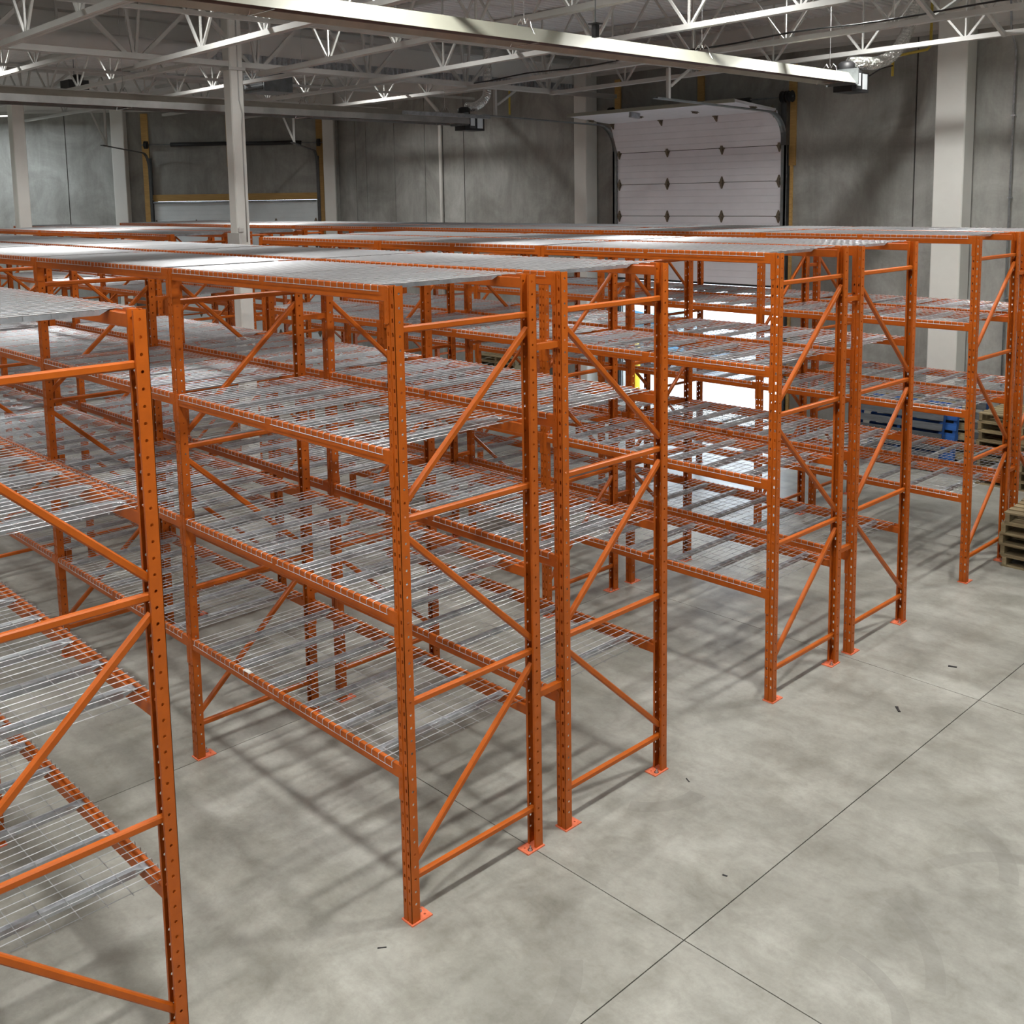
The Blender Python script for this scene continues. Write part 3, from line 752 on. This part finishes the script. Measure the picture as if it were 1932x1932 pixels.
# ------------------------------------------------------------------ pipes on the walls
m = MB(); m.tube([(-14.83, YW - 0.06, 0.0), (-14.83, YW - 0.06, 6.05), (-14.9, YW - 0.09, 6.2), (-15.25, YW - 0.24, 6.62), (-15.35, YW - 0.26, 6.98)], 0.045, 8)
tag(m.build('drain_pipe', 'white_column', smooth=True), 'white pipe running up the ribbed concrete wall, bent at the top', 'pipe')
m = MB(); m.tube([(-1.80, YW - 0.045, 0.0), (-1.80, YW - 0.045, 6.15), (-1.82, YW - 0.2, 6.45), (-1.85, YW - 0.2, 6.98)], 0.014, 6)
cd = tag(empty('conduit', (0, 0, 0)), 'thin grey conduit on the back wall at the right edge', 'pipe')
m.build('tube_run', 'zinc', cd, smooth=True)
for z in (1.0, 2.5, 4.0, 5.2): MB().box(-1.83, -1.77, YW - 0.065, YW - 0.002, z, z + 0.02).build('strap', 'zinc', cd)
gp = tag(empty('gas_pipe', (0, 0, 0)), 'yellow gas pipe dropping down the back wall near the foil hose', 'pipe')
m = MB(); m.tube([(-2.98, YW - 0.26, 6.98), (-2.98, YW - 0.26, 6.32), (-3.03, YW - 0.26, 6.27), (-3.55, YW - 0.26, 6.22), (-3.58, YW - 0.26, 6.18), (-3.58, YW - 0.26, 5.92)], 0.022, 8); m.build('pipe_run', 'gas_yellow', gp, smooth=True)
m = MB(); m.tube([(-3.58, YW - 0.26, 6.08), (-3.45, 12.0, 5.98), (-3.2, 11.2, 5.80), (-3.07, 10.6, 5.66)], 0.011, 6); m.build('supply_hose', 'black', gp, smooth=True)
m = MB(); m.tube([(-12.25, YW - 0.26, 6.5), (-12.25, YW - 0.26, 5.9)], 0.022, 8)
tag(m.build('gas_pipe', 'gas_yellow', smooth=True), 'short yellow gas drop on the wall left of the open door', 'pipe')

# ------------------------------------------------------------------ pallets
ME_BRD = {}
def brd(l, w, t, mat):
    k = (l, w, t, mat)
    if k not in ME_BRD: ME_BRD[k] = MB().box(-l / 2, l / 2, -w / 2, w / 2, 0, t).mesh('deck_board', mat)
    return ME_BRD[k]
def pallet(loc, rot, label, group, board, rail, Lx=1.20, Ly=1.0):
    """boards run along local x, three stringers along y"""
    p = tag(empty('pallet', loc, 0, None, rot), label, 'pallet', group)
    for x in (-Lx / 2 + 0.03, 0, Lx / 2 - 0.03): put('stringer', brd(0.045, Ly, 0.09, rail), p, (x, 0, 0.018))
    for k in range(7): put('deck_board', brd(Lx, 0.105, 0.018, board), p, (random.uniform(-.008, .008), -Ly / 2 + 0.055 + (Ly - 0.11) * k / 6, 0.108))
    for k in range(3): put('deck_board', brd(Lx, 0.10, 0.018, board), p, (random.uniform(-.008, .008), -Ly / 2 + 0.055 + (Ly - 0.11) * k / 2, 0.0))
    return p
# stack of plain pallets by the wall, seen through the last racks
def stack(x, y, n, rz, where, grp):
    for k in range(n):
        nm = 'lowest' if k == 0 else ('topmost' if k == n - 1 else ordn[k])
        pallet((x + random.uniform(-.03, .03), y + random.uniform(-.03, .03), 0.128 * k), (0, 0, rz + random.uniform(-.03, .03)), 'worn wooden pallet, %s%s in stack %s' % (nm, '' if nm in ('lowest', 'topmost') else ' up', where), grp, 'wood_pallet', 'wood_pallet')
stack(-0.95, 11.9, 8, 0.0, 'near the wall column at right', 'wooden pallets near the wall column')
stack(0.62, 8.75, 5, 0.05, 'cut by the right edge', 'wooden pallets at the right edge')
stack(-11.9, 12.25, 6, 0.0, 'against the far wall left of the open door', 'wooden pallets by the far wall')
for k, (bm, rm, nm) in enumerate((('wood_slate', 'wood_blue', 'outermost'), ('wood_blue', 'wood_blue', 'second'), ('wood_pallet', 'wood_pallet', 'third'), ('wood_slate', 'wood_blue', 'innermost'))):
    tilt = PI / 2 - 0.20
    pallet((-2.85 + 0.14 * k, 11.80 + 0.15 * k, 0.49), (tilt, 0, 0), '%s pallet standing on edge against the back wall, %s of the four' % ('plain wooden' if bm == 'wood_pallet' else 'blue painted', nm), 'pallets leaning on the back wall', bm, rm, 1.35, 1.0)

# ------------------------------------------------------------------ scraps on the floor
def scrap(x, y, l, w, rz, label):
    m = MB(); m.prism([(-l / 2, -w / 2), (l / 2, -w / 3), (l / 2, w / 2), (0, w / 3), (-l / 2, w / 2)], 'z', 0.0005, 0.004)
    o = m.build('rubber_scrap', 'black', None, (x, y, 0)); o.rotation_euler = (0, 0, rz); tag(o, label, 'scrap')
scrap(0.75, 5.41, 0.07, 0.03, 0.3, 'black rubber scrap on the floor in the upper right aisle')
scrap(0.77, 4.35, 0.09, 0.025, -0.9, 'black rubber strip on the floor right of the second double row')
scrap(0.02, -0.23, 0.05, 0.008, 0.9, 'tiny dark sliver on the floor in front of the middle rack')
scrap(1.0, 1.63, 0.03, 0.012, 0.2, 'dark speck on the floor beside the slab joint')
scrap(0.2, 2.33, 0.05, 0.008, -0.5, 'small dark sliver on the floor right of the rack end')

# ------------------------------------------------------------------ outside the open door
go = struct(MB().box(-60, 40, YW + 0.25, 80, -0.30, -0.01).build('ground', 'asphalt'), 'sunlit pale yard outside the open door')
def bollard(x, y, label):
    b = tag(empty('bollard', (x, y, 0)), label, 'bollard')
    m = MB(); m.lathe([(0.085, -0.01), (0.085, 1.0), (0.07, 1.05), (0.03, 1.08)], (0, 0, 0), 16); m.build('post_sleeve', 'yellow', b, smooth=True)
bollard(-9.55, 13.62, 'yellow bollard outside the left jamb of the open door')
bollard(-5.0, 13.62, 'yellow bollard outside the right jamb of the open door')
def car(x, y, rz):
    c = tag(empty('car', (x, y, -0.01), rz), 'pale blue car parked in the bright yard outside the door', 'car')
    st = [(-2.10, .55, .70, .62), (-1.95, .40, .86, .74), (-1.2, .30, .90, .84), (-0.5, .28, .92, .86), (0.6, .28, .92, .86), (1.4, .28, .95, .86), (1.95, .34, .95, .80), (2.12, .50, .85, .70)]
    m = MB(); rg = []
    for X, zb_, zt_, w in st: rg.append([(X, -w, zb_), (X, -w - .04, (zb_ + zt_) / 2), (X, -w + .02, zt_ - .05), (X, -w + .12, zt_), (X, w - .12, zt_), (X, w - .02, zt_ - .05), (X, w + .04, (zb_ + zt_) / 2), (X, w, zb_)])
    vs = [v for g in rg for v in g]; fs = [tuple(range(8)), tuple(range(56, 64))[::-1]]
    for i in range(7):
        for k in range(8): fs.append((i * 8 + k, i * 8 + (k + 1) % 8, i * 8 + 8 + (k + 1) % 8, i * 8 + 8 + k))
    m.add(vs, fs); m.build('body', 'car_blue', c, smooth=True)
    cab = [(-1.25, .88, .0), (-0.55, 1.40, .12), (0.2, 1.49, .14), (1.1, 1.44, .13), (1.85, .93, .02)]
    m = MB(); rg = [[(X, -.80 + ins, .88), (X, -.80 + ins + .06, max(z, .881) - .03), (X, -.60 + ins, max(z, .882)), (X, .60 - ins, max(z, .882)), (X, .80 - ins - .06, max(z, .881) - .03), (X, .80 - ins, .88)] for X, z, ins in cab]
    vs = [v for g in rg for v in g]; fs = [tuple(range(6)), tuple(range(24, 30))[::-1]]
    for i in range(4):
        for k in range(6): fs.append((i * 6 + k, i * 6 + (k + 1) % 6, i * 6 + 6 + (k + 1) % 6, i * 6 + 6 + k))
    m.add(vs, fs); m.build('cabin', 'car_blue', c)
    for s in (-1, 1):
        for xa, xb, za, zc in ((-0.95, 0.05, 1.12, 1.42), (0.15, 1.05, 1.42, 1.40)):
            m = MB(); yy = s * 0.742
            m.add([(xa, s * .80, .95), (xb, s * .80, .95), (xb - 0.02, s * .70, zc - .06), (xa + (0.45 if xa < -.5 else 0.02), s * .70, 1.36)], [(0, 1, 2, 3)])
            m.build('side_window', 'car_glass', c)
    m = MB(); m.add([(-1.20, -.66, .93), (-1.20, .66, .93), (-0.62, .55, 1.38), (-0.62, -.55, 1.38)], [(0, 1, 2, 3)]); m.build('windscreen', 'car_glass', c, (-0.02, 0, 0.01))
    m = MB(); m.add([(1.80, -.64, .98), (1.80, .64, .98), (1.18, .55, 1.40), (1.18, -.55, 1.40)], [(0, 3, 2, 1)]); m.build('rear_window', 'car_glass', c, (0.02, 0, 0.01))
    for X in (-1.35, 1.35):
        for s in (-1, 1):
            m = MB(); m.tube([(X, s * .70, .31), (X, s * .90, .31)], 0.31, 20); w = m.build('wheel', 'rubber', c)
            m = MB(); m.tube([(X, s * .895, .31), (X, s * .91, .31)], 0.19, 16); m.build('hub_cap', 'zinc', w)
car(-11.6, 16.6, PI)

# ------------------------------------------------------------------ high-bay lights
def high_bay(x, y, z, label, p=LAMP_W):
    h = tag(empty('high_bay_light', (x, y, z)), label, 'lamp', 'high bay lights')
    MB().box(-0.16, 0.16, -0.30, 0.30, 0.012, 0.07).build('housing', 'white_steel', h)
    MB().box(-0.14, 0.14, -0.28, 0.28, 0.004, 0.012).build('lens', 'lens', h)
    for s in (-1, 1): MB().bar((0, 0.25 * s, 0.07), (0, 0.25 * s, ZD - z), 0.006, 0.006).build('hanger_cable', 'grey_steel', h)
    ld = bpy.data.lights.new('lamp', 'AREA'); ld.shape = 'RECTANGLE'; ld.size = 0.20; ld.size_y = 0.40; ld.energy = p; ld.color = (1.0, 0.99, 0.945); ld.spread = 2.65
    lo = bpy.data.objects.new('lamp', ld); COL.objects.link(lo); lo.parent = h; lo.location = (0, 0, -0.002)
    lu = bpy.data.lights.new('ceiling_fill', 'AREA'); lu.shape = 'RECTANGLE'; lu.size = 0.20; lu.size_y = 0.40; lu.energy = p * 0.75; lu.color = (1.0, 0.99, 0.945)  # fill light added above the housing to brighten roof deck and joists
    lo = bpy.data.objects.new('ceiling_fill', lu); COL.objects.link(lo); lo.parent = h; lo.location = (0, 0, 0.074); lo.rotation_euler = (PI, 0, 0)
for x, ys, nm in ((6.2, (-5, 0.5, 6), 'beyond the right edge'), (1.6, (-5.6, -1.6, 2.4, 6.4, 10.4), 'over the aisle at the rack ends'), (-2.4, (-5.6, -1.6, 2.2, 6.0, 9.4), 'over the first rack bays'),
                  (-6.6, (-5.6, -1.6, 2.0, 5.0), 'just before the tall column'), (-14.2, (-5.6, -1.6, 2.0, 5.6, 9.6), 'behind the white bulkhead'), (-21.5, (-5.6, -2.6, 0.2), 'over the far left bay')):
    for q, y in enumerate(ys):
        high_bay(x, y, 6.88 if x > -10 else 6.915, 'high bay light, %s in row %s' % (ordn[q], nm), LAMP_W * ({6.2: 0.6, 1.6: 1.45, -2.4: 0.68, -6.6: 0.72}.get(x, 1.0) if y < 9 else 1.3))
# linear light glimpsed at the left edge below the joists
ll = tag(empty('strip_light', LW(-8.9, -2.0, 6.30), YAW), 'white strip light glowing at the left edge above the stained wall', 'lamp')
MB().box(-1.2, 1.2, -0.05, 0.05, 0, 0.05).build('housing', 'white_steel', ll)
MB().box(-1.18, 1.18, -0.045, 0.045, -0.02, 0.0).build('diffuser', 'lens', ll)
ld = bpy.data.lights.new('lamp', 'AREA'); ld.shape = 'RECTANGLE'; ld.size = 2.3; ld.size_y = 0.09; ld.energy = 130; ld.color = (0.90, 0.97, 1.0)
lo = bpy.data.objects.new('lamp', ld); COL.objects.link(lo); lo.parent = ll; lo.location = (0, 0, -0.025)
# sky portal in the open doorway so that daylight through it is sampled well
pd = bpy.data.lights.new('door_portal', 'AREA'); pd.shape = 'RECTANGLE'; pd.size = DX1 - DX0; pd.size_y = 2.5
pd.cycles.is_portal = True
po = bpy.data.objects.new('door_portal', pd); COL.objects.link(po); po.location = ((DX0 + DX1) / 2, YW + 0.2, 1.25); po.rotation_euler = (-PI / 2, 0, 0)
